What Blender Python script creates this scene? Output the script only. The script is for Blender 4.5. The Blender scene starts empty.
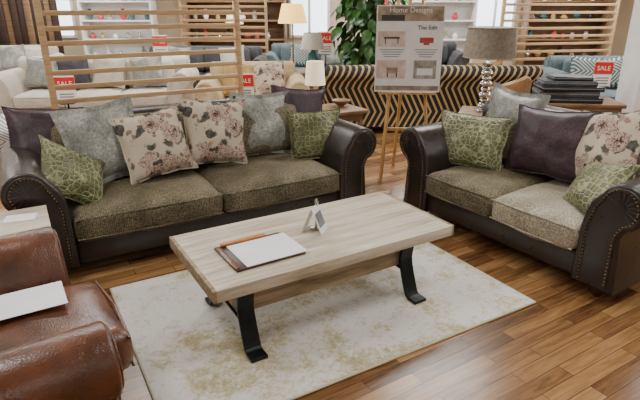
import bpy, bmesh, math, random
from mathutils import Vector, Matrix, Euler, noise
random.seed(7)
R=math.radians
C=bpy.context.scene.collection
# ---------------------------------------------------------------- materials
def lin(r,g,b):
    f=lambda c:(c/255/12.92) if c/255<=0.04045 else ((c/255+0.055)/1.055)**2.4
    return (f(r),f(g),f(b),1)
def newmat(name):
    m=bpy.data.materials.new(name); m.use_nodes=True
    nt=m.node_tree; b=nt.nodes['Principled BSDF']
    return m,nt,b
def N(nt,t,**k):
    n=nt.nodes.new(t)
    for a,v in k.items(): setattr(n,a,v)
    return n
def coords(nt,scale=(1,1,1),rot=(0,0,0),loc=(0,0,0)):
    tc=N(nt,'ShaderNodeTexCoord'); mp=N(nt,'ShaderNodeMapping')
    mp.inputs['Scale'].default_value=scale; mp.inputs['Rotation'].default_value=rot; mp.inputs['Location'].default_value=loc
    nt.links.new(tc.outputs['Object'],mp.inputs['Vector']); return mp.outputs[0]
def ramp(nt,fac,stops,interp='LINEAR'):
    r=N(nt,'ShaderNodeValToRGB'); cr=r.color_ramp; cr.interpolation=interp
    while len(cr.elements)<len(stops): cr.elements.new(0.5)
    for e,(p,c) in zip(cr.elements,stops): e.position=p; e.color=c
    nt.links.new(fac,r.inputs[0]); return r.outputs[0]
def noi(nt,vec,scale,detail=4,rough=.5,dist=0):
    n=N(nt,'ShaderNodeTexNoise'); n.inputs['Scale'].default_value=scale; n.inputs['Detail'].default_value=detail
    n.inputs['Roughness'].default_value=rough; n.inputs['Distortion'].default_value=dist
    nt.links.new(vec,n.inputs['Vector']); return n.outputs['Fac']
def bump(nt,b,h,strength=.3,dist=.01):
    bp=N(nt,'ShaderNodeBump'); bp.inputs['Strength'].default_value=strength; bp.inputs['Distance'].default_value=dist
    nt.links.new(h,bp.inputs['Height']); nt.links.new(bp.outputs[0],b.inputs['Normal'])
def mix(nt,fac,a,b_,mode='MIX'):
    m=N(nt,'ShaderNodeMix'); m.data_type='RGBA'; m.blend_type=mode
    for s,v in ((m.inputs[0],fac),(m.inputs[6],a),(m.inputs[7],b_)):
        if isinstance(v,(int,float,tuple)): s.default_value=v
        else: nt.links.new(v,s)
    return m.outputs[2]
def math_(nt,op,a,b_=0.0,c=0.0):
    m=N(nt,'ShaderNodeMath',operation=op)
    for s,v in zip(m.inputs,(a,b_,c)):
        if isinstance(v,(int,float)): s.default_value=v
        else: nt.links.new(v,s)
    return m.outputs[0]
def simple(name,c1,c2=None,rough=.6,metal=0,scale=8,bs=0,bscale=60,bd=.003,sheen=0,stretch=(1,1,1)):
    m,nt,b=newmat(name); b.inputs['Roughness'].default_value=rough; b.inputs['Metallic'].default_value=metal
    v=coords(nt,stretch)
    if c2 is None: c2=tuple(x*.8 for x in c1[:3])+(1,)
    nt.links.new(ramp(nt,noi(nt,v,scale),[(.35,c2),(.65,c1)]),b.inputs['Base Color'])
    if bs: bump(nt,b,noi(nt,v,bscale,3),bs,bd)
    return m
def emis(name,c,s):
    m,nt,b=newmat(name); b.inputs['Base Color'].default_value=c
    b.inputs['Emission Color'].default_value=c; b.inputs['Emission Strength'].default_value=s; return m
def leather(name,c1,c2,rough=.36):
    m,nt,b=newmat(name); v=coords(nt)
    nt.links.new(ramp(nt,noi(nt,v,5,6,.6),[(.3,c2),(.7,c1)]),b.inputs['Base Color'])
    nt.links.new(math_(nt,'MULTIPLY_ADD',noi(nt,v,14),.25,rough-.12),b.inputs['Roughness'])
    b.inputs['Coat Weight'].default_value=.3; b.inputs['Coat Roughness'].default_value=.3
    vo=N(nt,'ShaderNodeTexVoronoi'); vo.inputs['Scale'].default_value=150; nt.links.new(v,vo.inputs['Vector'])
    h=math_(nt,'ADD',math_(nt,'MULTIPLY',vo.outputs['Distance'],.12),noi(nt,v,6,3,.45,.8)); bump(nt,b,h,.45,.016)
    return m
def fabric(name,c1,c2,c3=None,stripe=True,rough=.75):
    m,nt,b=newmat(name); v=coords(nt); b.inputs['Roughness'].default_value=rough
    big=noi(nt,v,4,3,.5,.3); fine=noi(nt,v,110,3,.6)
    col=ramp(nt,math_(nt,'ADD',math_(nt,'MULTIPLY',big,.35),math_(nt,'MULTIPLY',fine,.65)),[(.38,c2),(.5,c1),(.62,c3 or c1)])
    nt.links.new(col,b.inputs['Base Color'])
    w=N(nt,'ShaderNodeTexWave'); w.inputs['Scale'].default_value=28; w.inputs['Distortion'].default_value=1.5; nt.links.new(v,w.inputs['Vector'])
    h=math_(nt,'ADD',math_(nt,'MULTIPLY',w.outputs['Fac'],.5 if stripe else 0),fine); bump(nt,b,h,.7,.006)
    b.inputs['Sheen Weight'].default_value=.55; b.inputs['Sheen Roughness'].default_value=.35; b.inputs['Sheen Tint'].default_value=c3 or c1
    return m
def velvet(name,c1,c2,c3):
    m,nt,b=newmat(name); v=coords(nt); b.inputs['Roughness'].default_value=.5
    nt.links.new(ramp(nt,math_(nt,'ADD',math_(nt,'MULTIPLY',noi(nt,v,7,3,.5,.6),.5),math_(nt,'MULTIPLY',noi(nt,v,70,3,.6),.5)),[(.34,c2),(.5,c1),(.66,c3)]),b.inputs['Base Color'])
    b.inputs['Sheen Weight'].default_value=.55; b.inputs['Sheen Roughness'].default_value=.3; b.inputs['Sheen Tint'].default_value=c3
    bump(nt,b,noi(nt,v,14,3),.5,.012); return m
def croc(name,c1,c2,c3):
    m,nt,b=newmat(name); v=coords(nt,(1,1,1)); b.inputs['Roughness'].default_value=.45
    vo=N(nt,'ShaderNodeTexVoronoi',feature='DISTANCE_TO_EDGE'); vo.inputs['Scale'].default_value=27; vo.inputs['Randomness'].default_value=.6; nt.links.new(v,vo.inputs['Vector'])
    e=ramp(nt,vo.outputs['Distance'],[(.02,(0,0,0,1)),(.17,(1,1,1,1))])
    n1=noi(nt,v,8,4)
    base=ramp(nt,n1,[(.3,c2),(.7,c1)])
    line=ramp(nt,n1,[(.3,c1),(.6,c3)])
    nt.links.new(mix(nt,e,line,base),b.inputs['Base Color']); bump(nt,b,e,.8,.007)
    b.inputs['Sheen Weight'].default_value=.5; b.inputs['Sheen Roughness'].default_value=.3; b.inputs['Sheen Tint'].default_value=c3
    return m
def floral(name,base,pink,dark,green):
    m,nt,b=newmat(name); tc=coords(nt); b.inputs['Roughness'].default_value=.8
    nn=N(nt,'ShaderNodeTexNoise'); nn.inputs['Scale'].default_value=16; nt.links.new(tc,nn.inputs['Vector'])
    vm=N(nt,'ShaderNodeVectorMath',operation='MULTIPLY_ADD'); nt.links.new(nn.outputs['Color'],vm.inputs[0]); vm.inputs[1].default_value=(.08,.08,.08); nt.links.new(tc,vm.inputs[2])
    v=vm.outputs[0]
    def vor(scale,off):
        mp=N(nt,'ShaderNodeMapping'); mp.inputs['Location'].default_value=off; nt.links.new(v,mp.inputs['Vector'])
        o=N(nt,'ShaderNodeTexVoronoi'); o.inputs['Scale'].default_value=scale; nt.links.new(mp.outputs[0],o.inputs['Vector']); return o.outputs['Distance']
    f1=vor(6.2,(0,0,0)); f2=vor(10.5,(.37,.2,.53)); f3=vor(15,(.1,.7,.2))
    leafm=ramp(nt,f2,[(.36,(1,1,1,1)),(.42,(0,0,0,1))]); flm=ramp(nt,f1,[(.42,(1,1,1,1)),(.47,(0,0,0,1))]); l3=ramp(nt,f3,[(.26,(1,1,1,1)),(.34,(0,0,0,1))])
    petals=ramp(nt,math_(nt,'ADD',math_(nt,'MULTIPLY',noi(nt,tc,38,3,.6,2.0),.85),math_(nt,'MULTIPLY',f1,.45)),[(.42,dark),(.5,pink),(.58,base),(.64,pink),(.72,dark)])
    bg=ramp(nt,noi(nt,tc,5),[(.3,tuple(x*.85 for x in base[:3])+(1,)),(.7,base)])
    lc=ramp(nt,noi(nt,tc,30),[(.4,green),(.65,dark)])
    c=mix(nt,l3,bg,ramp(nt,noi(nt,tc,9),[(.4,pink),(.6,green)])); c=mix(nt,leafm,c,lc); c=mix(nt,flm,c,petals)
    nt.links.new(c,b.inputs['Base Color']); bump(nt,b,noi(nt,tc,150,2),.3,.003); return m
def keypattern(name,c1,c2,k=9.0,amp=.5,per=.16,th=.55):
    m,nt,b=newmat(name); v=coords(nt); b.inputs['Roughness'].default_value=.7
    s=N(nt,'ShaderNodeSeparateXYZ'); nt.links.new(v,s.inputs[0])
    tri=math_(nt,'PINGPONG',s.outputs['Z'],per)
    a=math_(nt,'ADD',s.outputs['X'],math_(nt,'MULTIPLY',tri,amp))
    a=math_(nt,'ADD',a,math_(nt,'MULTIPLY',s.outputs['Y'],.35))
    fr=math_(nt,'FRACT',math_(nt,'MULTIPLY',a,k)); g=math_(nt,'GREATER_THAN',fr,th)
    nt.links.new(mix(nt,g,c1,c2),b.inputs['Base Color']); return m
def floor_mat():
    m,nt,b=newmat('oak_plank_floor'); v=coords(nt,(1,1,1),(0,0,R(-32)))
    br=N(nt,'ShaderNodeTexBrick'); br.offset=.37; br.inputs['Scale'].default_value=1; br.inputs['Brick Width'].default_value=.62; br.inputs['Row Height'].default_value=.082
    br.inputs['Mortar Size'].default_value=.0014; br.inputs['Mortar Smooth'].default_value=0; br.inputs['Bias'].default_value=0
    br.inputs['Color1'].default_value=(0,0,0,1); br.inputs['Color2'].default_value=(1,1,1,1); br.inputs['Mortar'].default_value=(.0,.0,.0,1)
    nt.links.new(v,br.inputs['Vector'])
    sp=N(nt,'ShaderNodeVectorMath',operation='MULTIPLY'); sp.inputs[1].default_value=(1.8,20,1); nt.links.new(v,sp.inputs[0])
    ad=N(nt,'ShaderNodeVectorMath',operation='MULTIPLY_ADD'); nt.links.new(br.outputs['Color'],ad.inputs[0]); ad.inputs[1].default_value=(7,3,0); nt.links.new(sp.outputs[0],ad.inputs[2])
    grain=noi(nt,ad.outputs[0],1.5,7,.66,.9)
    f=math_(nt,'ADD',math_(nt,'MULTIPLY',br.outputs['Color'],.34),math_(nt,'MULTIPLY',grain,.82))
    col=ramp(nt,f,[(.28,lin(66,44,25)),(.44,lin(112,78,46)),(.62,lin(148,108,67)),(.88,lin(186,146,98))])
    col=mix(nt,math_(nt,'MULTIPLY',br.outputs['Fac'],.8),col,lin(42,26,14))
    nt.links.new(col,b.inputs['Base Color']); b.inputs['Roughness'].default_value=.25
    bump(nt,b,math_(nt,'SUBTRACT',math_(nt,'MULTIPLY',grain,.2),br.outputs['Fac']),.25,.003); return m
def wood(name,c1,c2,c3,axis=0,rough=.55,sc=1.0):
    st=[9*sc,9*sc,9*sc]; st[axis]=.7*sc
    m,nt,b=newmat(name); v=coords(nt,tuple(st)); g=noi(nt,v,3.2,7,.65,.8)
    nt.links.new(ramp(nt,g,[(.28,c3),(.5,c2),(.7,c1)]),b.inputs['Base Color']); b.inputs['Roughness'].default_value=rough
    bump(nt,b,g,.25,.004); return m
def rug_mat():
    m,nt,b=newmat('distressed_rug'); v=coords(nt); b.inputs['Roughness'].default_value=.95
    a=noi(nt,v,2.2,6,.7,.4); c=noi(nt,v,60,4,.8); e=noi(nt,v,11,8,.85,1.6)
    f=math_(nt,'ADD',math_(nt,'MULTIPLY',a,.5),math_(nt,'ADD',math_(nt,'MULTIPLY',e,.34),math_(nt,'MULTIPLY',c,.2)))
    col=ramp(nt,f,[(.41,lin(166,152,110)),(.48,lin(196,186,152)),(.515,lin(217,214,205)),(.57,lin(228,227,223)),(.62,lin(192,190,184)),(.68,lin(218,215,209))])
    nt.links.new(col,b.inputs['Base Color']); bump(nt,b,noi(nt,v,260,2),.5,.004); return m

M={}
M['floor']=floor_mat()
M['dleather']=leather('dark_brown_leather',lin(50,42,39),lin(27,22,20),.31)
M['bleather']=leather('chestnut_leather',lin(118,70,42),lin(58,32,19),.3)
M['olive']=fabric('olive_chenille',lin(96,87,65),lin(56,49,34),lin(142,132,106))
M['taupe']=fabric('pale_taupe_chenille',lin(158,149,128),lin(116,107,88),lin(202,195,176))
M['purple']=velvet('aubergine_velvet',lin(54,34,42),lin(33,20,26),lin(80,56,66))
M['silver']=velvet('silver_velvet',lin(140,142,135),lin(98,100,93),lin(186,188,180))
M['green']=croc('green_embossed_velvet',lin(102,107,68),lin(70,75,42),lin(154,158,116))
M['green2']=croc('pale_green_velvet',lin(114,118,82),lin(80,84,54),lin(170,172,134))
M['floral']=floral('floral_print',lin(200,187,166),lin(152,118,108),lin(60,48,50),lin(90,92,80))
M['toak']=wood('limed_oak_x',lin(217,208,190),lin(194,182,160),lin(148,134,113),0,.5)
M['toak2']=wood('rustic_oak_x',lin(184,164,132),lin(150,130,100),lin(96,78,56),0,.6)
M['slat']=wood('slat_wood',lin(218,186,142),lin(196,162,118),lin(164,128,88),0,.5)
M['easel']=wood('beech_wood',lin(210,170,112),lin(190,148,92),lin(156,116,68),2,.5)
M['dwood']=wood('dark_wood',lin(74,50,36),lin(54,36,26),lin(36,24,18),0,.4)
M['mwood']=wood('mid_wood',lin(150,120,88),lin(124,96,68),lin(92,70,48),0,.5)
M['metal']=simple('black_iron',lin(38,44,44),lin(24,28,29),.42,.6,10,.2)
M['brass']=simple('antique_brass',lin(170,140,100),lin(130,104,70),.3,1)
M['rug']=rug_mat()
M['rugedge']=simple('rug_binding',lin(206,196,170),lin(190,180,150),.95)
M['paper']=simple('white_paper',lin(240,242,246),lin(232,234,240),.6)
M['ink']=simple('grey_print',lin(130,132,138),lin(110,112,118),.7)
M['cream']=fabric('cream_fabric',lin(196,188,174),lin(174,166,152),lin(214,206,194),False)
M['beige']=fabric('beige_fabric',lin(190,168,130),lin(166,142,104),lin(212,192,156),False)
M['teal']=fabric('grey_teal_fabric',lin(92,110,114),lin(66,82,88),lin(118,134,136),False)
M['dgrey']=fabric('charcoal_fabric',lin(62,62,66),lin(40,40,44),lin(86,86,90),False)
M['key']=keypattern('black_gold_key_weave',lin(22,19,19),lin(172,146,96),12.5,.5,.3,.64)
M['key2']=keypattern('teal_leaf_weave',lin(72,96,102),lin(186,190,180),16.,1.2)
M['gold']=simple('mustard_fabric',lin(196,166,108),lin(160,128,72),.8)
M['white']=simple('white_paint',lin(238,237,234),lin(230,229,226),.6)
M['wall']=simple('cream_wall_paint',lin(206,192,166),lin(198,184,158),.8,0,1.5)
M['wallw']=simple('pale_wall_paint',lin(228,222,210),lin(220,214,202),.8,0,1.5)
M['ceil']=simple('ceiling_paint',lin(236,236,232),lin(230,230,226),.9,0,1.5)
M['red']=simple('sale_red',lin(214,40,34),lin(200,32,28),.5)
M['leaf']=simple('glossy_leaf',lin(60,112,44),lin(24,58,18),.35,0,12)
M['bark']=simple('bark',lin(96,74,50),lin(66,50,34),.9)
M['black']=simple('black_lacquer',lin(40,40,42),lin(28,28,30),.35)
M['shade']=simple('taupe_shade',lin(140,129,114),lin(120,110,96),.7,0,30)
M['crystal']=simple('mercury_glass',lin(220,216,206),lin(150,146,136),.15,.75,30)
M['lshade']=emis('lit_shade',lin(250,232,196),.6)
M['lshade2']=emis('warm_shade',lin(255,206,110),1.6)
M['sky']=emis('daylight_glass',(.85,.93,1,1),3)
M['pink']=simple('poster_pink',lin(190,74,74),None,.6)
M['sage']=simple('poster_sage',lin(178,176,162),lin(130,126,110),.6,0,14)
M['sand']=simple('poster_sand',lin(176,160,138),lin(120,100,84),.6,0,10)
M['blush']=simple('poster_blush',lin(226,208,198),lin(196,170,158),.6,0,14)
M['char']=simple('poster_charcoal',lin(70,66,62),None,.6)
M['stripe']=keypattern('grey_white_weave',lin(206,204,200),lin(110,110,112),22.,1.6)
M['tan']=leather('tan_leather',lin(176,132,84),lin(136,96,58),.5)
M['tealcer']=simple('teal_ceramic',lin(70,110,112),lin(50,84,88),.2)
M['orange']=simple('amber_clip',lin(206,134,64),lin(176,104,46),.4)

# ---------------------------------------------------------------- geometry
def empty(name,loc=(0,0,0),rz=0):
    o=bpy.data.objects.new(name,None); o.location=loc; o.rotation_euler=(0,0,R(rz)); o.empty_display_size=.1; C.objects.link(o); return o
def fin(bm,name,mat,parent=None,loc=(0,0,0),rot=(0,0,0),smooth=True):
    bmesh.ops.recalc_face_normals(bm,faces=bm.faces)
    me=bpy.data.meshes.new(name); bm.to_mesh(me); bm.free()
    me.materials.append(M[mat] if isinstance(mat,str) else mat)
    if smooth:
        for p in me.polygons: p.use_smooth=True
        try: me.set_sharp_from_angle(angle=R(42))
        except Exception: pass
    o=bpy.data.objects.new(name,me); C.objects.link(o); o.location=loc; o.rotation_euler=tuple(R(a) for a in rot)
    if parent: o.parent=parent
    return o
def box(name,size,loc,mat,parent=None,rot=(0,0,0),bev=.006,seg=2):
    bm=bmesh.new(); bmesh.ops.create_cube(bm,size=1); bmesh.ops.scale(bm,vec=size,verts=bm.verts)
    if bev: bmesh.ops.bevel(bm,geom=bm.edges[:],offset=min(bev,min(size)*.45),segments=seg,affect='EDGES',profile=.5)
    return fin(bm,name,mat,parent,loc,rot)
def puff(name,size,loc,mat,parent=None,rot=(0,0,0),r=.05,crown=.03,n=12,wr=.004,side=.012):
    bm=bmesh.new(); bmesh.ops.create_cube(bm,size=2); bmesh.ops.subdivide_edges(bm,edges=bm.edges[:],cuts=n,use_grid_fill=True)
    h=Vector(size)/2; seed=random.random()*50
    for v in bm.verts:
        q=v.co.copy(); p=Vector((q.x*h.x,q.y*h.y,q.z*h.z))
        c=Vector([max(-(h[i]-r),min(h[i]-r,p[i])) for i in range(3)]); d=p-c
        if d.length>1e-6: p=c+d.normalized()*r
        w=[(1-q[i]**2) for i in range(3)]
        ax=min(range(3),key=lambda i:size[i])
        for i in range(3):
            k=crown if i==ax else side
            o=[j for j in range(3) if j!=i]
            p[i]+=(k*(abs(q[i])**3)*w[o[0]]**.6*w[o[1]]**.6)*(1 if q[i]>0 else -1)
        nn=noise.noise_vector(p*7+Vector((seed,0,0)))*wr
        v.co=p+nn
    return fin(bm,name,mat,parent,loc,rot)
def prism(name,pts,length,mat,parent=None,loc=(0,0,0),rot=(0,0,0),bev=.015):
    """polygon in XZ extruded along +Y"""
    bm=bmesh.new(); vs=[bm.verts.new((x,0,z)) for x,z in pts]; f=bm.faces.new(vs)
    e=bmesh.ops.extrude_face_region(bm,geom=[f]); nv=[g for g in e['geom'] if isinstance(g,bmesh.types.BMVert)]
    bmesh.ops.translate(bm,vec=(0,length,0),verts=nv)
    if bev:
        ed=set()
        for f in bm.faces:
            if len(f.verts)==len(pts): ed.update(f.edges)
        bmesh.ops.bevel(bm,geom=list(ed),offset=bev,segments=3,affect='EDGES',profile=.5)
    return fin(bm,name,mat,parent,loc,rot)
def lathe(name,prof,mat,parent=None,loc=(0,0,0),rot=(0,0,0),n=28,cap=True):
    bm=bmesh.new(); rings=[]
    for r,z in prof:
        rings.append([bm.verts.new((r*math.cos(2*math.pi*i/n),r*math.sin(2*math.pi*i/n),z)) for i in range(n)])
    for a,b in zip(rings,rings[1:]):
        for i in range(n): bm.faces.new((a[i],a[(i+1)%n],b[(i+1)%n],b[i]))
    if cap:
        bm.faces.new(rings[0][::-1]); bm.faces.new(rings[-1])
    return fin(bm,name,mat,parent,loc,rot)
def tube(name,pts,r,mat,parent=None,cyclic=False):
    cu=bpy.data.curves.new(name,'CURVE'); cu.dimensions='3D'; cu.bevel_depth=r; cu.bevel_resolution=2; cu.use_fill_caps=True
    s=cu.splines.new('POLY'); s.points.add(len(pts)-1)
    for p,q in zip(s.points,pts): p.co=(*q,1)
    s.use_cyclic_u=cyclic; cu.materials.append(M[mat]); o=bpy.data.objects.new(name,cu); C.objects.link(o)
    if parent: o.parent=parent
    return o
def beam(name,a,b,w,t,mat,parent=None):
    a=Vector(a); b=Vector(b); d=b-a
    o=box(name,(w,t,d.length),(0,0,0),mat,parent,bev=.003)
    o.rotation_mode='QUATERNION'; o.rotation_quaternion=d.to_track_quat('Z','Y'); o.location=(a+b)/2; return o
def dots(name,pts,r,mat,parent):
    bm=bmesh.new()
    for p in pts: bmesh.ops.create_icosphere(bm,subdivisions=1,radius=r,matrix=Matrix.Translation(p))
    return fin(bm,name,mat,parent)
def pillow(name,frame,pos,size,mat,yaw=0,tilt=-15,roll=0,t=.16,flange=0,parent=None):
    w,h=size; n=22; bm=bmesh.new(); seed=random.random()*90
    grid={}
    for s in (1,-1):
        for i in range(n+1):
            for j in range(n+1):
                u=-1+2*i/n; v=-1+2*j/n
                if s==-1 and (i in(0,n) or j in(0,n)): grid[(s,i,j)]=grid[(1,i,j)]; continue
                x=w/2*u*(1-.10*(1-v*v)); z=h/2*v*(1-.10*(1-u*u))
                y=s*t/2*(max(0,(1-u**2)*(1-v**2)))**.42
                nv=noise.noise_vector(Vector((x*8+seed,z*8,s)))*.01
                nf=noise.noise(Vector((x*5,z*5,seed)))*.022*(1-u*u)*(1-v*v)
                cr=.006*math.sin((abs(u)-abs(v))*14+seed)*(abs(u*v))**.8*(1-u*u)**.3*(1-v*v)**.3
                z-=.025*(1-abs(v))*(1-u*u)
                grid[(s,i,j)]=bm.verts.new((x+nv.x,y+nv.y+nf+cr*s,z+nv.z))
        for i in range(n):
            for j in range(n):
                bm.faces.new([grid[(s,i,j)],grid[(s,i+1,j)],grid[(s,i+1,j+1)],grid[(s,i,j+1)]])
    edge=[(i,0) for i in range(n)]+[(n,j) for j in range(n)]+[(i,n) for i in range(n,0,-1)]+[(0,j) for j in range(n,0,-1)]
    ev=[grid[(1,i,j)] for i,j in edge]
    k=flange if flange else .008
    out=[]
    for a,(i,j) in zip(ev,edge):
        u=-1+2*i/n; v=-1+2*j/n
        wob=math.sin((i+j)*1.7+seed)*(.008 if flange else 0)
        du=(1 if u>=.999 else -1 if u<=-.999 else 0); dv=(1 if v>=.999 else -1 if v<=-.999 else 0)
        out.append(bm.verts.new((a.co.x+du*k,a.co.y+wob,a.co.z+dv*k)))
    m=len(ev)
    for i in range(m): bm.faces.new([ev[i],ev[(i+1)%m],out[(i+1)%m],out[i]])
    o=fin(bm,name,mat)
    Mx=frame@Matrix.Translation(pos)@Matrix.Rotation(R(yaw),4,'Z')@Matrix.Rotation(R(tilt),4,'X')@Matrix.Rotation(R(roll),4,'Y')
    o.matrix_world=Mx
    if parent: o.parent=parent; o.matrix_parent_inverse=Matrix.Identity(4)
    for p in o.data.polygons: p.use_smooth=True
    return o
def armprof(T):
    cz=T-.125; cx=.205; p=[(0,.09),(0,cz-.17),(.012,cz-.08),(.035,cz-.01)]
    for a in range(155,-76,-15): p.append((cx+.13*math.cos(R(a)),cz+.13*math.sin(R(a))))
    p+=[(.225,cz-.17),(.235,.3),(.25,.09)]
    return p
def sofa(name,loc,rz,W,n,seatm,backm,body,D=1.0,T=.72,BT=.88,nails=True,backcush=True,seat_top=.43,armfront=0.0,seatfwd=0.0):
    e=empty(name,loc,rz); P=armprof(T); AF=armfront
    box('base_frame',(W+.02,D-.1,.17),(W/2,.03+(D-.1)/2,.175),body,e,bev=.03,seg=3)
    prism('arm_right',P,D-.06-AF,body,e,(W,AF,0)); prism('arm_left',[(-x,z) for x,z in P][::-1],D-.06-AF,body,e,(0,AF,0))
    cz=T-.125
    for s,x0 in ((1,W),(-1,0)):
        yf=AF-.003
        path=[(x0+s*.035,yf,.12),(x0+s*.035,yf,cz-.14),(x0+s*.06,yf,cz-.05)]+[(x0+s*(.205+.105*math.cos(R(a))),yf,cz+.105*math.sin(R(a))) for a in range(155,-76,-12)]+[(x0+s*.2,yf,cz-.17),(x0+s*.205,yf,.12)]
        tube('arm_piping',path,.006,body,e)
        for a in range(150,-70,-22):
            tube('scroll_pleat',[(x0+s*(.205+.03*math.cos(R(a))),yf+.002,cz+.03*math.sin(R(a))),(x0+s*(.205+.098*math.cos(R(a))),yf+.0,cz+.098*math.sin(R(a)))],.0035,body,e)
        lathe('scroll_button',[(.001,0),(.016,.002),(.02,.008)],body,e,(x0+s*.205,yf+.002,cz),(90,0,0),n=14)
        if nails:
            pts=[]; L=[Vector(p) for p in path]
            acc=0
            for a,b in zip(L,L[1:]):
                d=(b-a).length
                while acc<d: q=a.lerp(b,acc/d); pts.append(Vector((x0+(q.x-x0)*.9+s*.012,AF-.005,q.z-.006 if q.z>cz else q.z))); acc+=.022
                acc-=d
            dots('nailheads',pts,.006,'brass',e)
    B=[(.78,.1),(.78,.6),(.765,.72),(.775,BT-.06),(.81,BT-.015),(.87,BT),(.94,BT-.005),(1.0,BT-.04),(1.02,BT-.1),(1.0,BT-.16),(.965,BT-.2),(.96,.1)]
    B=[(y+D-1.0,z) for y,z in B]
    bm=bmesh.new(); a=[bm.verts.new((-.2,y,z)) for y,z in B]; b=[bm.verts.new((W+.2,y,z)) for y,z in B]
    bm.faces.new(a); bm.faces.new(b[::-1])
    for i in range(len(B)): bm.faces.new((a[i],a[(i+1)%len(B)],b[(i+1)%len(B)],b[i]))
    ed=set()
    for f in bm.faces:
        if len(f.verts)==len(B): ed.update(f.edges)
    bmesh.ops.bevel(bm,geom=list(ed),offset=.03,segments=3,affect='EDGES')
    fin(bm,'backrest',body,e)
    w=W/n; sf=-.025-seatfwd
    for i in range(n):
        puff('seat_cushion_%d'%(i+1),(w-.008,D-.255-sf,.17),(w*(i+.5),sf+(D-.255-sf)/2,seat_top-.095),seatm[i%len(seatm)],e,r=.045,crown=.032,n=16,wr=.01)
        x0,x1=w*i+.012,w*(i+1)-.012; zz=seat_top-.03
        tube('cushion_piping',[(x0,sf+.007,zz),((x0+x1)/2,sf-.009,zz+.004),(x1,sf+.007,zz)],.006,seatm[i%len(seatm)],e)
        tube('cushion_piping',[(x0,sf+.007,zz-.125),((x0+x1)/2,sf-.009,zz-.127),(x1,sf+.007,zz-.125)],.006,seatm[i%len(seatm)],e)
        if backcush: puff('back_cushion_%d'%(i+1),(w-.012,.19,.42),(w*(i+.5),D-.31,seat_top+.21),backm,e,(-10,0,0),r=.07,crown=.045,n=14,wr=.008)
    for x in (-.12,W+.12):
        for y in (.1+AF,D-.15): lathe('foot',[(.02,0),(.032,.015),(.038,.05),(.03,.08),(.036,.1)],'dwood',e,(x,y,0))
    return e
def fr(e):
    return Matrix.Translation(e.location)@Matrix.Rotation(e.rotation_euler.z,4,'Z')

# ---------------------------------------------------------------- room
def slab(name,size,loc,mat): return box(name,size,loc,mat,bev=0)
XL,XR,YN,YF,ZC=-7.5,7.5,-3.0,13.0,2.8
slab('floor',(XR-XL,YF-YN,.1),(0,(YF+YN)/2,-.05),'floor')
slab('ceiling',(XR-XL,YF-YN,.1),(0,(YF+YN)/2,ZC+.05),'ceil')
slab('wall_back',(XR-XL,.1,ZC),(0,YF+.05,ZC/2),'wall')
slab('wall_front',(XR-XL,.1,ZC),(0,YN-.05,ZC/2),'wallw')
slab('wall_left',(.1,YF-YN,ZC),(XL-.05,(YF+YN)/2,ZC/2),'wallw')
slab('wall_right',(.1,YF-YN,ZC),(XR+.05,(YF+YN)/2,ZC/2),'wallw')
box('baseboard_back',(XR-XL-.1,.02,.12),(0,YF-.01,.06),'white')
box('baseboard_left',(.02,YF-YN-.1,.12),(XL+.01,5,.06),'white')
box('baseboard_right',(.02,YF-YN-.1,.12),(XR-.01,5,.06),'white')
EN={-1.2:18,2.0:40,5.2:66,8.4:84,11.4:88}
for x in (-5.2,-1.9,1.4,4.7):
    for y in (-1.2,2.0,5.2,8.4,11.4):
        e=empty('ceiling_light',(x,y,ZC))
        for nm,s,l in (('frame_a',(1.3,.04,.05),(0,.32,-.025)),('frame_b',(1.3,.04,.05),(0,-.32,-.025)),('frame_c',(.04,.6,.05),(.63,0,-.025)),('frame_d',(.04,.6,.05),(-.63,0,-.025))):
            box(nm,s,l,'white',e)
        L=bpy.data.lights.new('panel_light','AREA'); L.shape='RECTANGLE'; L.size=1.2; L.size_y=.58; L.energy=EN[y]; L.color=(1,.99,.975)
        o=bpy.data.objects.new('panel_light',L); C.objects.link(o); o.location=(0,0,-.03); o.parent=e

# ---------------------------------------------------------------- main seating
S1=sofa('leather_sofa',(.15*.866-3.2*.5,.15*.5+3.2*.866,0),30,1.88,2,['olive','olive'],'olive','dleather')
S2=sofa('leather_loveseat',(.807,3.748,0),-57,1.23,2,['olive','taupe'],'olive','dleather')
AC=sofa('leather_armchair',(-.94+.574*.29,1.88-.819*.29,0),125,.56,1,['bleather'],'bleather','bleather',D=.95,T=.62,BT=.9,backcush=True,armfront=.05,seatfwd=.04)
F0=Matrix.Rotation(R(30),4,'Z')
def p1(name,*a,**k): return pillow(name,F0,*a,**k)
p1('throw_pillow',(.13,3.95,.72),(.50,.48),'purple',yaw=12,tilt=-22,roll=8)
p1('throw_pillow',(.46,3.76,.71),(.47,.49),'silver',yaw=8,tilt=-16,roll=-6,flange=.035)
p1('throw_pillow',(.77,3.64,.69),(.47,.46),'floral',yaw=0,tilt=-20,roll=-8,t=.19)
p1('throw_pillow',(1.23,3.70,.71),(.47,.48),'floral',yaw=-4,tilt=-16,roll=5,t=.19)
p1('throw_pillow',(1.67,3.83,.70),(.46,.46),'silver',yaw=0,tilt=-14,roll=3,flange=.03)
p1('throw_pillow',(2.01,3.86,.72),(.46,.48),'purple',yaw=-14,tilt=-14,roll=6)
p1('throw_pillow',(2.03,3.60,.61),(.42,.40),'green',yaw=-26,tilt=-20,roll=-3)
p1('throw_pillow',(.215,3.46,.60),(.46,.38),'green',yaw=44,tilt=-28,roll=38,t=.15)
F2=fr(S2)
def p2(name,*a,**k): return pillow(name,F2,*a,**k)
p2('throw_pillow',(.07,.37,.625),(.56,.42),'green2',yaw=20,tilt=-22,roll=0,t=.18)
p2('throw_pillow',(.2,.64,.76),(.46,.46),'silver',yaw=0,tilt=-12,roll=4,flange=.03)
p2('throw_pillow',(.61,.54,.70),(.60,.48),'purple',yaw=0,tilt=-16,roll=-4,t=.19)
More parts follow.
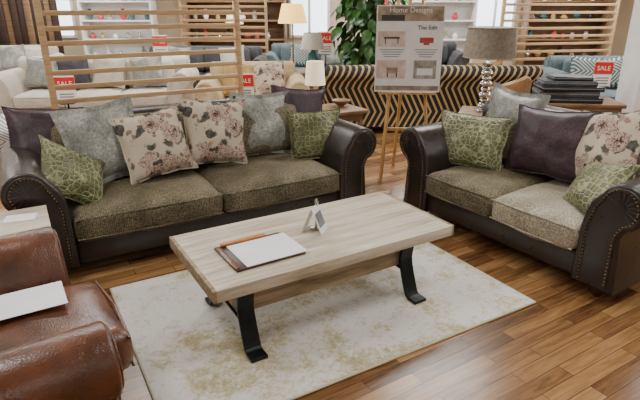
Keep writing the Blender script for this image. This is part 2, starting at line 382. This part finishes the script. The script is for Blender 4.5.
p2('throw_pillow',(1.01,.54,.755),(.48,.48),'floral',yaw=-14,tilt=-16,roll=-12,t=.18)
p2('throw_pillow',(1.13,.28,.575),(.50,.36),'green2',yaw=-40,tilt=-32,roll=-14,t=.15)

# ---------------------------------------------------------------- rug
rg=empty('area_rug',(-.01,2.655,0),30)
bm=bmesh.new(); bmesh.ops.create_cube(bm,size=1); bmesh.ops.scale(bm,vec=(2.08,1.37,.012),verts=bm.verts)
bmesh.ops.bevel(bm,geom=bm.edges[:],offset=.004,segments=2,affect='EDGES'); fin(bm,'pile','rug',rg,(0,0,.0065))
for s in (1,-1):
    tube('binding',[(-1.04,s*.685,.007),(1.04,s*.685,.007)],.006,'rugedge',rg); tube('binding',[(s*1.04,-.685,.007),(s*1.04,.685,.007)],.006,'rugedge',rg)

# ---------------------------------------------------------------- coffee table
ct=empty('coffee_table',(-.026,2.589,.0135),31)
for i in range(4):
    box('top_board_%d'%(i+1),(1.38,.167,.06),(0,-.2505+i*.167,.406),'toak',ct,bev=.003)
box('end_cap',(.02,.668,.062),(.694,0,.406),'toak2',ct,bev=.003); box('end_cap',(.02,.668,.062),(-.694,0,.406),'toak2',ct,bev=.003)
box('stretcher_beam',(1.06,.13,.15),(0,-.09,.245),'toak2',ct,bev=.006)
box('under_rail',(1.0,.05,.04),(0,-.15,.358),'toak2',ct,bev=.003); box('under_rail',(1.0,.05,.04),(0,.15,.358),'toak2',ct,bev=.003)
def strip(name,pts,w,t,mat,parent,x):
    bm=bmesh.new(); rows=[]
    for i,(y,z) in enumerate(pts):
        a=Vector(pts[max(0,i-1)]); b=Vector(pts[min(len(pts)-1,i+1)]); d=(b-a).normalized(); nrm=Vector((-d.y,d.x))*t/2
        rows.append([bm.verts.new((x+sx*w/2,y+s*nrm.x,z+s*nrm.y)) for sx,s in ((-1,-1),(1,-1),(1,1),(-1,1))])
    for a,b in zip(rows,rows[1:]):
        for i in range(4): bm.faces.new((a[i],a[(i+1)%4],b[(i+1)%4],b[i]))
    bm.faces.new(rows[0]); bm.faces.new(rows[-1][::-1])
    bmesh.ops.bevel(bm,geom=bm.edges[:],offset=.002,segments=1,affect='EDGES')
    return fin(bm,name,mat,parent)
for x in (-.5,.5):
    for s in (-1,1):
        strip('leg',[(s*.205,.374),(s*.195,.32),(s*.183,.26),(s*.178,.22),(s*.185,.18),(s*.205,.12),(s*.228,.06),(s*.245,.022),(s*.265,.010),(s*.29,.009),(s*.33,.009)],.085,.018,'metal',ct,x)
    box('leg_crossbar',(.08,.40,.014),(x,0,.368),'metal',ct); box('leg_brace',(.08,.36,.016),(x,0,.165),'metal',ct)

mb=empty('menu_folder',(-.285,2.345,.4515),32)
box('folder_cover',(.37,.29,.008),(-.02,.0,.004),'dwood',mb); box('folder_spine',(.03,.27,.012),(-.19,0,.007),'bleather',mb)
box('paper_sheet',(.325,.255,.003),(.015,-.012,.0105),'paper',mb,bev=0)
box('clip_bar',(.25,.03,.014),(-.045,.135,.016),'orange',mb)
tc=empty('tent_card',(-.03,2.59,.4505),70)
for s in (-1,1):
    box('card_panel',(.1,.002,.15),(0,s*.03,.073),'paper',tc,(s*22,0,0),bev=0)
box('card_picture',(.075,.001,.08),(0,-.034,.075),'ink',tc,(-22,0,0),bev=0)
lathe('card_stand',[(.03,0),(.03,.006),(.008,.012),(.006,.13),(.012,.16),(.004,.175)],'crystal',tc,(.03,0,0))
pa=box('paper_leaflet',(.30,.21,.002),(-1.20,1.83,.474),'paper',None,(0,0,32),bev=0)

# ---------------------------------------------------------------- side table left
st=empty('side_table',(0,0,0),30)
box('top',(.54,.40,.04),(-.24,2.93,.53),'toak',st,bev=.004); box('apron',(.48,.34,.07),(-.24,2.93,.475),'toak2',st)
for x in (-.45,-.03):
    for y in (2.79,3.07): box('leg',(.05,.05,.45),(x,y,.225),'toak2',st)
pl=box('price_leaflet',(.15,.10,.002),(0,0,0),'paper',None,(0,0,18),bev=0); pl.location=F0@Vector((-.1,2.98,.5515))

# ---------------------------------------------------------------- slat dividers
def divider(name,loc,rz,w,z0,z1,n,thick=.03):
    e=empty(name,loc,rz)
    for x in (0,w): box('post',(.05,.05,z1+.03),(x,0,(z1+.03)/2),'slat',e)
    box('top_rail',(w,.05,.04),(w/2,0,z1),'slat',e)
    for i in range(n):
        z=z0+(z1-z0)*i/n
        box('slat',(w,.022,thick),(w/2,-.012,z),'slat',e,bev=.002)
    return e
dv=F0@Vector((.24,4.6,0)); divider('slatted_room_divider',dv,30,1.56,.34,1.98,15,thick=.036)
divider('slatted_room_divider',(2.95,8.9,0),12,2.1,.5,2.1,13,thick=.04)
divider('slatted_room_divider',(-2.9,11.5,0),-6,1.8,.5,2.1,12,thick=.05)

# ---------------------------------------------------------------- easel with poster
ez=empty('display_easel',(.79,4.83,0),-4)
beam('leg_left',(-.2,-.03,0.01),(-.1,.03,1.72),.035,.022,'easel',ez); beam('leg_right',(.25,-.03,0.01),(.1,.03,1.72),.035,.022,'easel',ez)
beam('leg_rear',(-.05,.42,0.01),(0,.06,1.68),.03,.022,'easel',ez); box('shelf',(.5,.06,.022),(.02,-.03,.845),'easel',ez); box('crossbar',(.36,.02,.035),(.02,.0,.5),'easel',ez)
def pp(nm,s,l,m): return box(nm,s,l,m,ez,bev=0)
Z=.86; Yb=-.055
pp('poster_board',(.585,.012,.74),(0,Yb,Z+.37),'white')
pp('picture_room',(.565,.002,.12),(0,Yb-.008,Z+.67),'sand'); pp('picture_headboard',(.2,.003,.05),(-.15,Yb-.009,Z+.635),'char')
pp('picture_table',(.24,.002,.13),(-.155,Yb-.008,Z+.46),'blush'); pp('picture_table_top',(.14,.003,.015),(-.155,Yb-.0095,Z+.47),'char')
for x in (-.21,-.10): pp('picture_table_leg',(.008,.003,.045),(x,Yb-.0095,Z+.44),'char')
pp('picture_bowl',(.12,.003,.045),(.15,Yb-.009,Z+.45),'pink'); pp('picture_bowl_foot',(.05,.003,.02),(.15,Yb-.009,Z+.42),'pink')
pp('picture_chair',(.26,.002,.16),(-.15,Yb-.008,Z+.2),'blush'); pp('picture_lamp',(.2,.002,.16),(.15,Yb-.008,Z+.2),'sage')
pp('picture_stool_seat',(.1,.003,.05),(-.14,Yb-.0095,Z+.19),'sand'); pp('picture_stool_leg',(.012,.003,.04),(-.18,Yb-.0095,Z+.15),'char'); pp('picture_stool_leg',(.012,.003,.04),(-.1,Yb-.0095,Z+.15),'char')
pp('picture_cloth',(.14,.003,.06),(.15,Yb-.0095,Z+.18),'white'); pp('picture_footer',(.565,.002,.04),(0,Yb-.008,Z+.035),'sand')
for i in range(4): pp('text_line',(.2-.03*i,.002,.006),(.15,Yb-.008,Z+.37-.02*i),'ink'); pp('text_line',(.22-.03*i,.002,.006),(-.15,Yb-.008,Z+.37-.02*i),'ink')
def text(s,size,loc,rot,mat,parent,name='lettering'):
    cu=bpy.data.curves.new(name,'FONT'); cu.body=s; cu.size=size; cu.align_x='CENTER'; cu.extrude=.0008; cu.materials.append(M[mat])
    o=bpy.data.objects.new(name,cu); C.objects.link(o); o.location=loc; o.rotation_euler=tuple(R(a) for a in rot)
    if parent:o.parent=parent
    return o
text('Home Designs',.062,(0,Yb-.011,Z+.68),(90,0,0),'white',ez); text('The Edit',.05,(.15,Yb-.011,Z+.54),(90,0,0),'char',ez)

def sale(loc,rz,s=1.0,h=.6):
    e=empty('sale_sign_stand',loc,rz)
    if h: lathe('pole',[(.09,0),(.09,.01),(.01,.02),(.01,h)],'metal',e); box('tray',(.16,.1,.01),(0,0,h),'metal',e)
    box('card',(.2*s,.004,.28*s),(0,0,h+.01+.14*s),'white',e,bev=0); box('red_band',(.2*s,.003,.13*s),(0,-.004,h+.01+.2*s),'red',e,bev=0)
    text('SALE',.07*s,(0,-.007,h+.01+.175*s),(90,0,0),'white',e)
    for i in range(3): box('price_line',(.14*s,.002,.012*s),(0,-.003,h+.01+(.09-.03*i)*s),'ink',e,bev=0)

# ---------------------------------------------------------------- small table + lamp behind sofa
t2=empty('end_table',(.12,5.36,0),30)
box('top',(.58,.5,.035),(0,0,.585),'mwood',t2); box('apron',(.5,.42,.08),(0,0,.53),'mwood',t2)
for x in (-.23,.23):
    for y in (-.19,.19): box('leg',(.045,.045,.5),(x,y,.25),'mwood',t2)
l1=empty('table_lamp',(-.05,5.36,.603))
lathe('base',[(.06,0),(.06,.015),(.02,.03),(.012,.1),(.02,.16),(.012,.22),(.01,.3)],'beige',l1)
lathe('lampshade',[(.105,.24),(.085,.47)],'lshade',l1,cap=False)
bw=empty('decorative_bowl',(.22,5.45,.603)); lathe('bowl',[(.03,0),(.03,.01),(.09,.05),(.1,.07),(.085,.065),(.03,.02)],'mwood',bw,cap=True)

t3=empty('lamp_table',(1.66,5.2,0),-20)
box('top',(.5,.5,.04),(0,0,.58),'mwood',t3); box('apron',(.44,.44,.1),(0,0,.51),'mwood',t3)
for x in (-.2,.2):
    for y in (-.2,.2): box('leg',(.05,.05,.46),(x,y,.23),'mwood',t3)
l2=empty('beaded_table_lamp',(1.63,5.18,.6))
box('plinth',(.15,.15,.03),(0,0,.015),'crystal',l2)
prof=[(.02,.03)]; z=.035
for r in (.05,.035,.05,.036,.05,.036,.046,.03,.04):
    for a in range(0,181,30): prof.append((.012+r*math.sin(R(a)),z+r*.62*(1-math.cos(R(a)))))
    z+=r*1.24
prof.append((.008,z+.06)); lathe('beaded_column',prof,'crystal',l2)
lathe('lampshade',[(.245,.53),(.22,.80)],'shade',l2,cap=False); lathe('shade_lining',[(.238,.53),(.214,.80)],'white',l2,cap=False)
for z_,r_ in((.53,.246),(.8,.221)): tube('shade_trim',[(r_*math.cos(i*math.pi/16),r_*math.sin(i*math.pi/16),z_) for i in range(32)],.005,'shade',l2,True)
tube('harp',[(0,0,z+.03),(0,0,.79)],.005,'brass',l2); tube('spider',[(-.22,0,.79),(.22,0,.79)],.003,'brass',l2)

cs=empty('console_table',(2.75,5.75,0),-8)
box('top',(1.0,.5,.04),(0,0,.60),'mwood',cs); box('apron',(.94,.44,.1),(0,0,.53),'mwood',cs)
for x in (-.44,.44):
    for y in (-.2,.2): box('leg',(.06,.06,.48),(x,y,.24),'mwood',cs)
sb=empty('stacked_lacquer_boxes',(2.68,5.72,.62),-8)
hs=(.06,.055,.05,.05,.04)
for i,(w,d) in enumerate(((.62,.4),(.6,.38),(.62,.39),(.54,.34),(.4,.28))):
    z=.001+sum(hs[:i])+.003*i
    box('box_%d'%(i+1),(w,d,hs[i]),(.012*(-1)**i,0,z+hs[i]/2),'black' if i%2==0 else 'dgrey',sb,(0,0,(-1)**i*2),bev=.005)
    box('box_band',(w+.004,d+.004,.008),(.012*(-1)**i,0,z+hs[i]*.6),'ink',sb,(0,0,(-1)**i*2),bev=0)

# ---------------------------------------------------------------- plant
def plant(loc):
    e=empty('potted_plant',loc)
    lathe('pot',[(.13,0),(.18,.32),(.2,.34),(.2,.38),(.17,.38),(.16,.34)],'dwood',e)
    tube('trunk',[(0,0,.33),(.02,.01,.9),(-.02,0,1.5),(0,0,2.1)],.022,'bark',e)
    bm=bmesh.new()
    for i in range(420):
        z=random.uniform(.75,2.35); a=random.uniform(0,6.28); env=.55*(.55+.45*math.sin((z-.7)*2.0))
        rr=env*random.random()**.6
        p=Vector((rr*math.cos(a),rr*math.sin(a),z-.15*rr)); L=random.uniform(.15,.26); W=L*.34
        m=Matrix.Translation(p)@Matrix.Rotation(a+random.uniform(-.7,.7),4,'Z')@Matrix.Rotation(random.uniform(.3,1.3),4,'Y')@Matrix.Rotation(random.uniform(-.6,.6),4,'X')
        ts=(0,.2,.5,.8,1); ws=(0.03,.75,1,.6,0.02); rows=[]
        for t,w in zip(ts,ws):
            rows.append([bm.verts.new(m@Vector((t*L,s*w*W,(.25*abs(s)*w*W)-.25*L*t*t))) for s in (-1,0,1)])
        for q,r_ in zip(rows,rows[1:]):
            for j in range(2): bm.faces.new((q[j],q[j+1],r_[j+1],r_[j]))
    fin(bm,'foliage','leaf',e)
    for i in range(12):
        a=i*2.4; z=.9+i*.1; tube('branch',[(0,0,z),(.18*math.cos(a),.18*math.sin(a),z+.12),(.36*math.cos(a),.36*math.sin(a),z+.05)],.007,'bark',e)
plant((.76,8.42,0))

# ---------------------------------------------------------------- background furniture
def bsofa(name,loc,rz,W,n,m,pil=(),**k):
    e=sofa(name,loc,rz,W,n,[m],m,m,nails=False,**k); f=Matrix.Identity(4)
    for x,mm,ro in pil: pillow('scatter_cushion',f,(x,.5,.68),(.46,.44),mm,yaw=0,tilt=-18,roll=ro,parent=e)
    return e
bsofa('patterned_sofa',(2.62,7.7,0),180,2.36,3,'key',[(.4,'gold',5)])
bsofa('beige_sofa',(-1.2,6.4,0),6,.75,1,'beige',[(.2,'gold',6),(.58,'floral',-8)])
bsofa('cream_sofa',(-4.25,7.2,0),4,2.1,3,'cream',[(.25,'silver',5),(.7,'dgrey',-8),(1.2,'cream',4),(1.75,'silver',-6)])
bsofa('cream_sofa',(-6.6,9.3,0),12,1.5,2,'cream',[(.3,'dgrey',5),(1.0,'silver',-5)])
bsofa('teal_sofa',(3.6,7.3,0),-4,1.9,2,'teal',[(.25,'key2',6),(.65,'key2',-10),(1.1,'teal',4),(1.6,'key2',-6)])
bsofa('charcoal_sofa',(-3.0,9.3,0),0,1.7,2,'dgrey',[(.4,'silver',5),(1.4,'cream',-6)])
bsofa('charcoal_sofa',(1.3,10.6,0),-4,1.3,2,'dgrey',[(.4,'silver',5)])
bsofa('blue_grey_sofa',(-.75,10.1,0),2,1.3,2,'teal',[(.4,'key2',5),(1.0,'silver',-6)])
tb=empty('tub_chair',(2.25,6.36,0),-150); tb.scale=(.66,.66,1)
bm=bmesh.new(); prev=None; n=18
for i in range(n+1):
    a=R(-20+220*i/n); h=.84-.18*abs(i/n-.5)*2; ring=[]
    for r_,z_ in ((.36,.14),(.40,.5),(.43,h-.03),(.40,h),(.36,h-.03),(.33,.5),(.31,.14)): ring.append(bm.verts.new((r_*math.cos(a),r_*math.sin(a),z_)))
    if prev:
        for j in range(7): bm.faces.new((prev[j],prev[(j+1)%7],ring[(j+1)%7],ring[j]))
    else: bm.faces.new(ring)
    prev=ring
bm.faces.new(prev[::-1]); fin(bm,'shell','tan',tb); puff('seat',(.56,.56,.16),(0,-.03,.36),'tan',tb,r=.05)
box('seat_base',(.5,.5,.14),(0,0,.2),'tan',tb,bev=.03)
for x in (-.2,.2):
    for y in (-.2,.2): lathe('leg',[(.015,0),(.025,.14)],'dwood',tb,(x,y,0))
ot=empty('woven_ottoman',(-3.35,5.15,0),20); puff('cushion',(1.0,.8,.24),(0,0,.38),'stripe',ot,r=.06); box('base',(.96,.76,.2),(0,0,.17),'stripe',ot,bev=.02)
for x in (-.42,.42):
    for y in (-.32,.32): lathe('foot',[(.02,0),(.03,.07)],'dwood',ot,(x,y,0))
lt=empty('low_table',(-2.2,6.15,0),10); box('top',(.8,.45,.04),(0,0,.43),'dwood',lt)
for x in (-.35,.35):
    for y in (-.17,.17): box('leg',(.05,.05,.41),(x,y,.205),'dwood',lt)
sale((-2.95,6.1,0),10,1.1,.52); sale((-.82,5.75,0),6,.95,.63); sale((3.22,6.05,0),-6,1.0,.72); sale((.1,9.3,0),0,1.3,.8); sale((-2.6,8.8,0),0,1.2,.8)
def flamp(loc,mat,h=1.55,r=.2):
    e=empty('floor_lamp',loc); lathe('stand',[(.14,0),(.14,.02),(.012,.03),(.012,h-.1)],'brass',e); lathe('lampshade',[(r,h-.3),(r*.7,h)],mat,e,cap=False)
flamp((-.45,9.0,0),'lshade2',1.62,.24); flamp((-1.9,12.2,0),'lshade',1.5); flamp((-4.9,6.6,0),'shade',1.35,.2)
tk=empty('lamp_stand_table',(-.12,8.4,0)); box('top',(.45,.45,.04),(0,0,.6),'mwood',tk)
for x in (-.18,.18):
    for y in (-.18,.18): box('leg',(.04,.04,.58),(x,y,.29),'mwood',tk)
tl=empty('ceramic_table_lamp',(-.12,8.4,.62)); lathe('body',[(.06,0),(.11,.08),(.12,.16),(.07,.26),(.02,.3),(.012,.36)],'tealcer',tl); lathe('lampshade',[(.19,.34),(.13,.58)],'cream',tl,cap=False)
box('pillar_white',(.42,.42,ZC-.02),(3.83,6.2,ZC/2),'white',None,bev=.005)
def cabinet(name,loc,w,h,mat,rows,rz=0):
    e=empty(name,loc,rz); box('carcass_back',(w,.03,h),(0,.2,h/2),mat,e)
    for x in (-w/2,w/2): box('side',(.04,.42,h),(x,0,h/2),mat,e)
    for i in range(rows+1):
        z=.03+(h-.05)*i/rows; box('shelf',(w,.4,.035),(0,0,z),mat,e)
        if i<rows:
            x=-w/2+.15
            while x<w/2-.15:
                hh=random.uniform(.1,.26); mm=random.choice(['tealcer','gold','crystal','black','pink','sage','white'])
                lathe('ornament',[(.04,0),(random.uniform(.05,.09),hh*.4),(.03,hh*.85),(.045,hh)],mm,e,(x,0,z+.02),n=14); x+=random.uniform(.2,.34)
cabinet('display_cabinet',(2.75,12.6,0),1.5,2.1,'white',5); cabinet('display_shelf',(-1.9,12.6,0),2.2,2.1,'mwood',5); cabinet('display_shelf',(-4.6,12.6,0),1.6,2.1,'white',5); cabinet('display_shelf',(5.6,12.6,0),1.8,2.1,'mwood',5)
def window(nm,x,w,z0,z1):
    e=empty(nm,(x,YF-.03,0)); box('glass',(w,.01,z1-z0),(0,.0,(z0+z1)/2),'sky',e,bev=0)
    for dx in (-w/2,0,w/2): box('frame_v',(.06,.05,z1-z0),(dx,-.01,(z0+z1)/2),'white',e)
    for z in (z0,z1): box('frame_h',(w+.06,.05,.06),(0,-.01,z),'white',e)
window('window_1',-.25,.9,.9,2.3); window('window_2',-6.4,1.2,.9,2.3); window('window_3',4.1,.9,.9,2.3)
dr=empty('curtain',(-6.2,11.4,0),20)
for i in range(11): box('curtain_fold',(.14,.08,2.4),(-.6+i*.125,(i%2)*.03,1.2),'dwood' if i%3 else 'mwood',dr,bev=.03,seg=3)
for i in range(3):
    e=empty('framed_picture',(.75+i*.62,YF-.03,1.55)); box('frame',(.5,.03,.4),(0,0,0),'dwood',e); box('canvas',(.44,.01,.34),(0,-.018,0),('sage','pink','sand')[i],e,bev=0)

# ---------------------------------------------------------------- world + camera
w=bpy.data.worlds.new('World'); bpy.context.scene.world=w; w.use_nodes=True
w.node_tree.nodes['Background'].inputs[0].default_value=(.8,.85,.9,1); w.node_tree.nodes['Background'].inputs[1].default_value=.4
cd=bpy.data.cameras.new('camera'); cam=bpy.data.objects.new('camera',cd); C.objects.link(cam)
cam.location=(0,0,1.6); cam.rotation_euler=(R(90-20.56),0,0); cd.sensor_width=36; cd.lens=520/640*36
bpy.context.scene.camera=cam
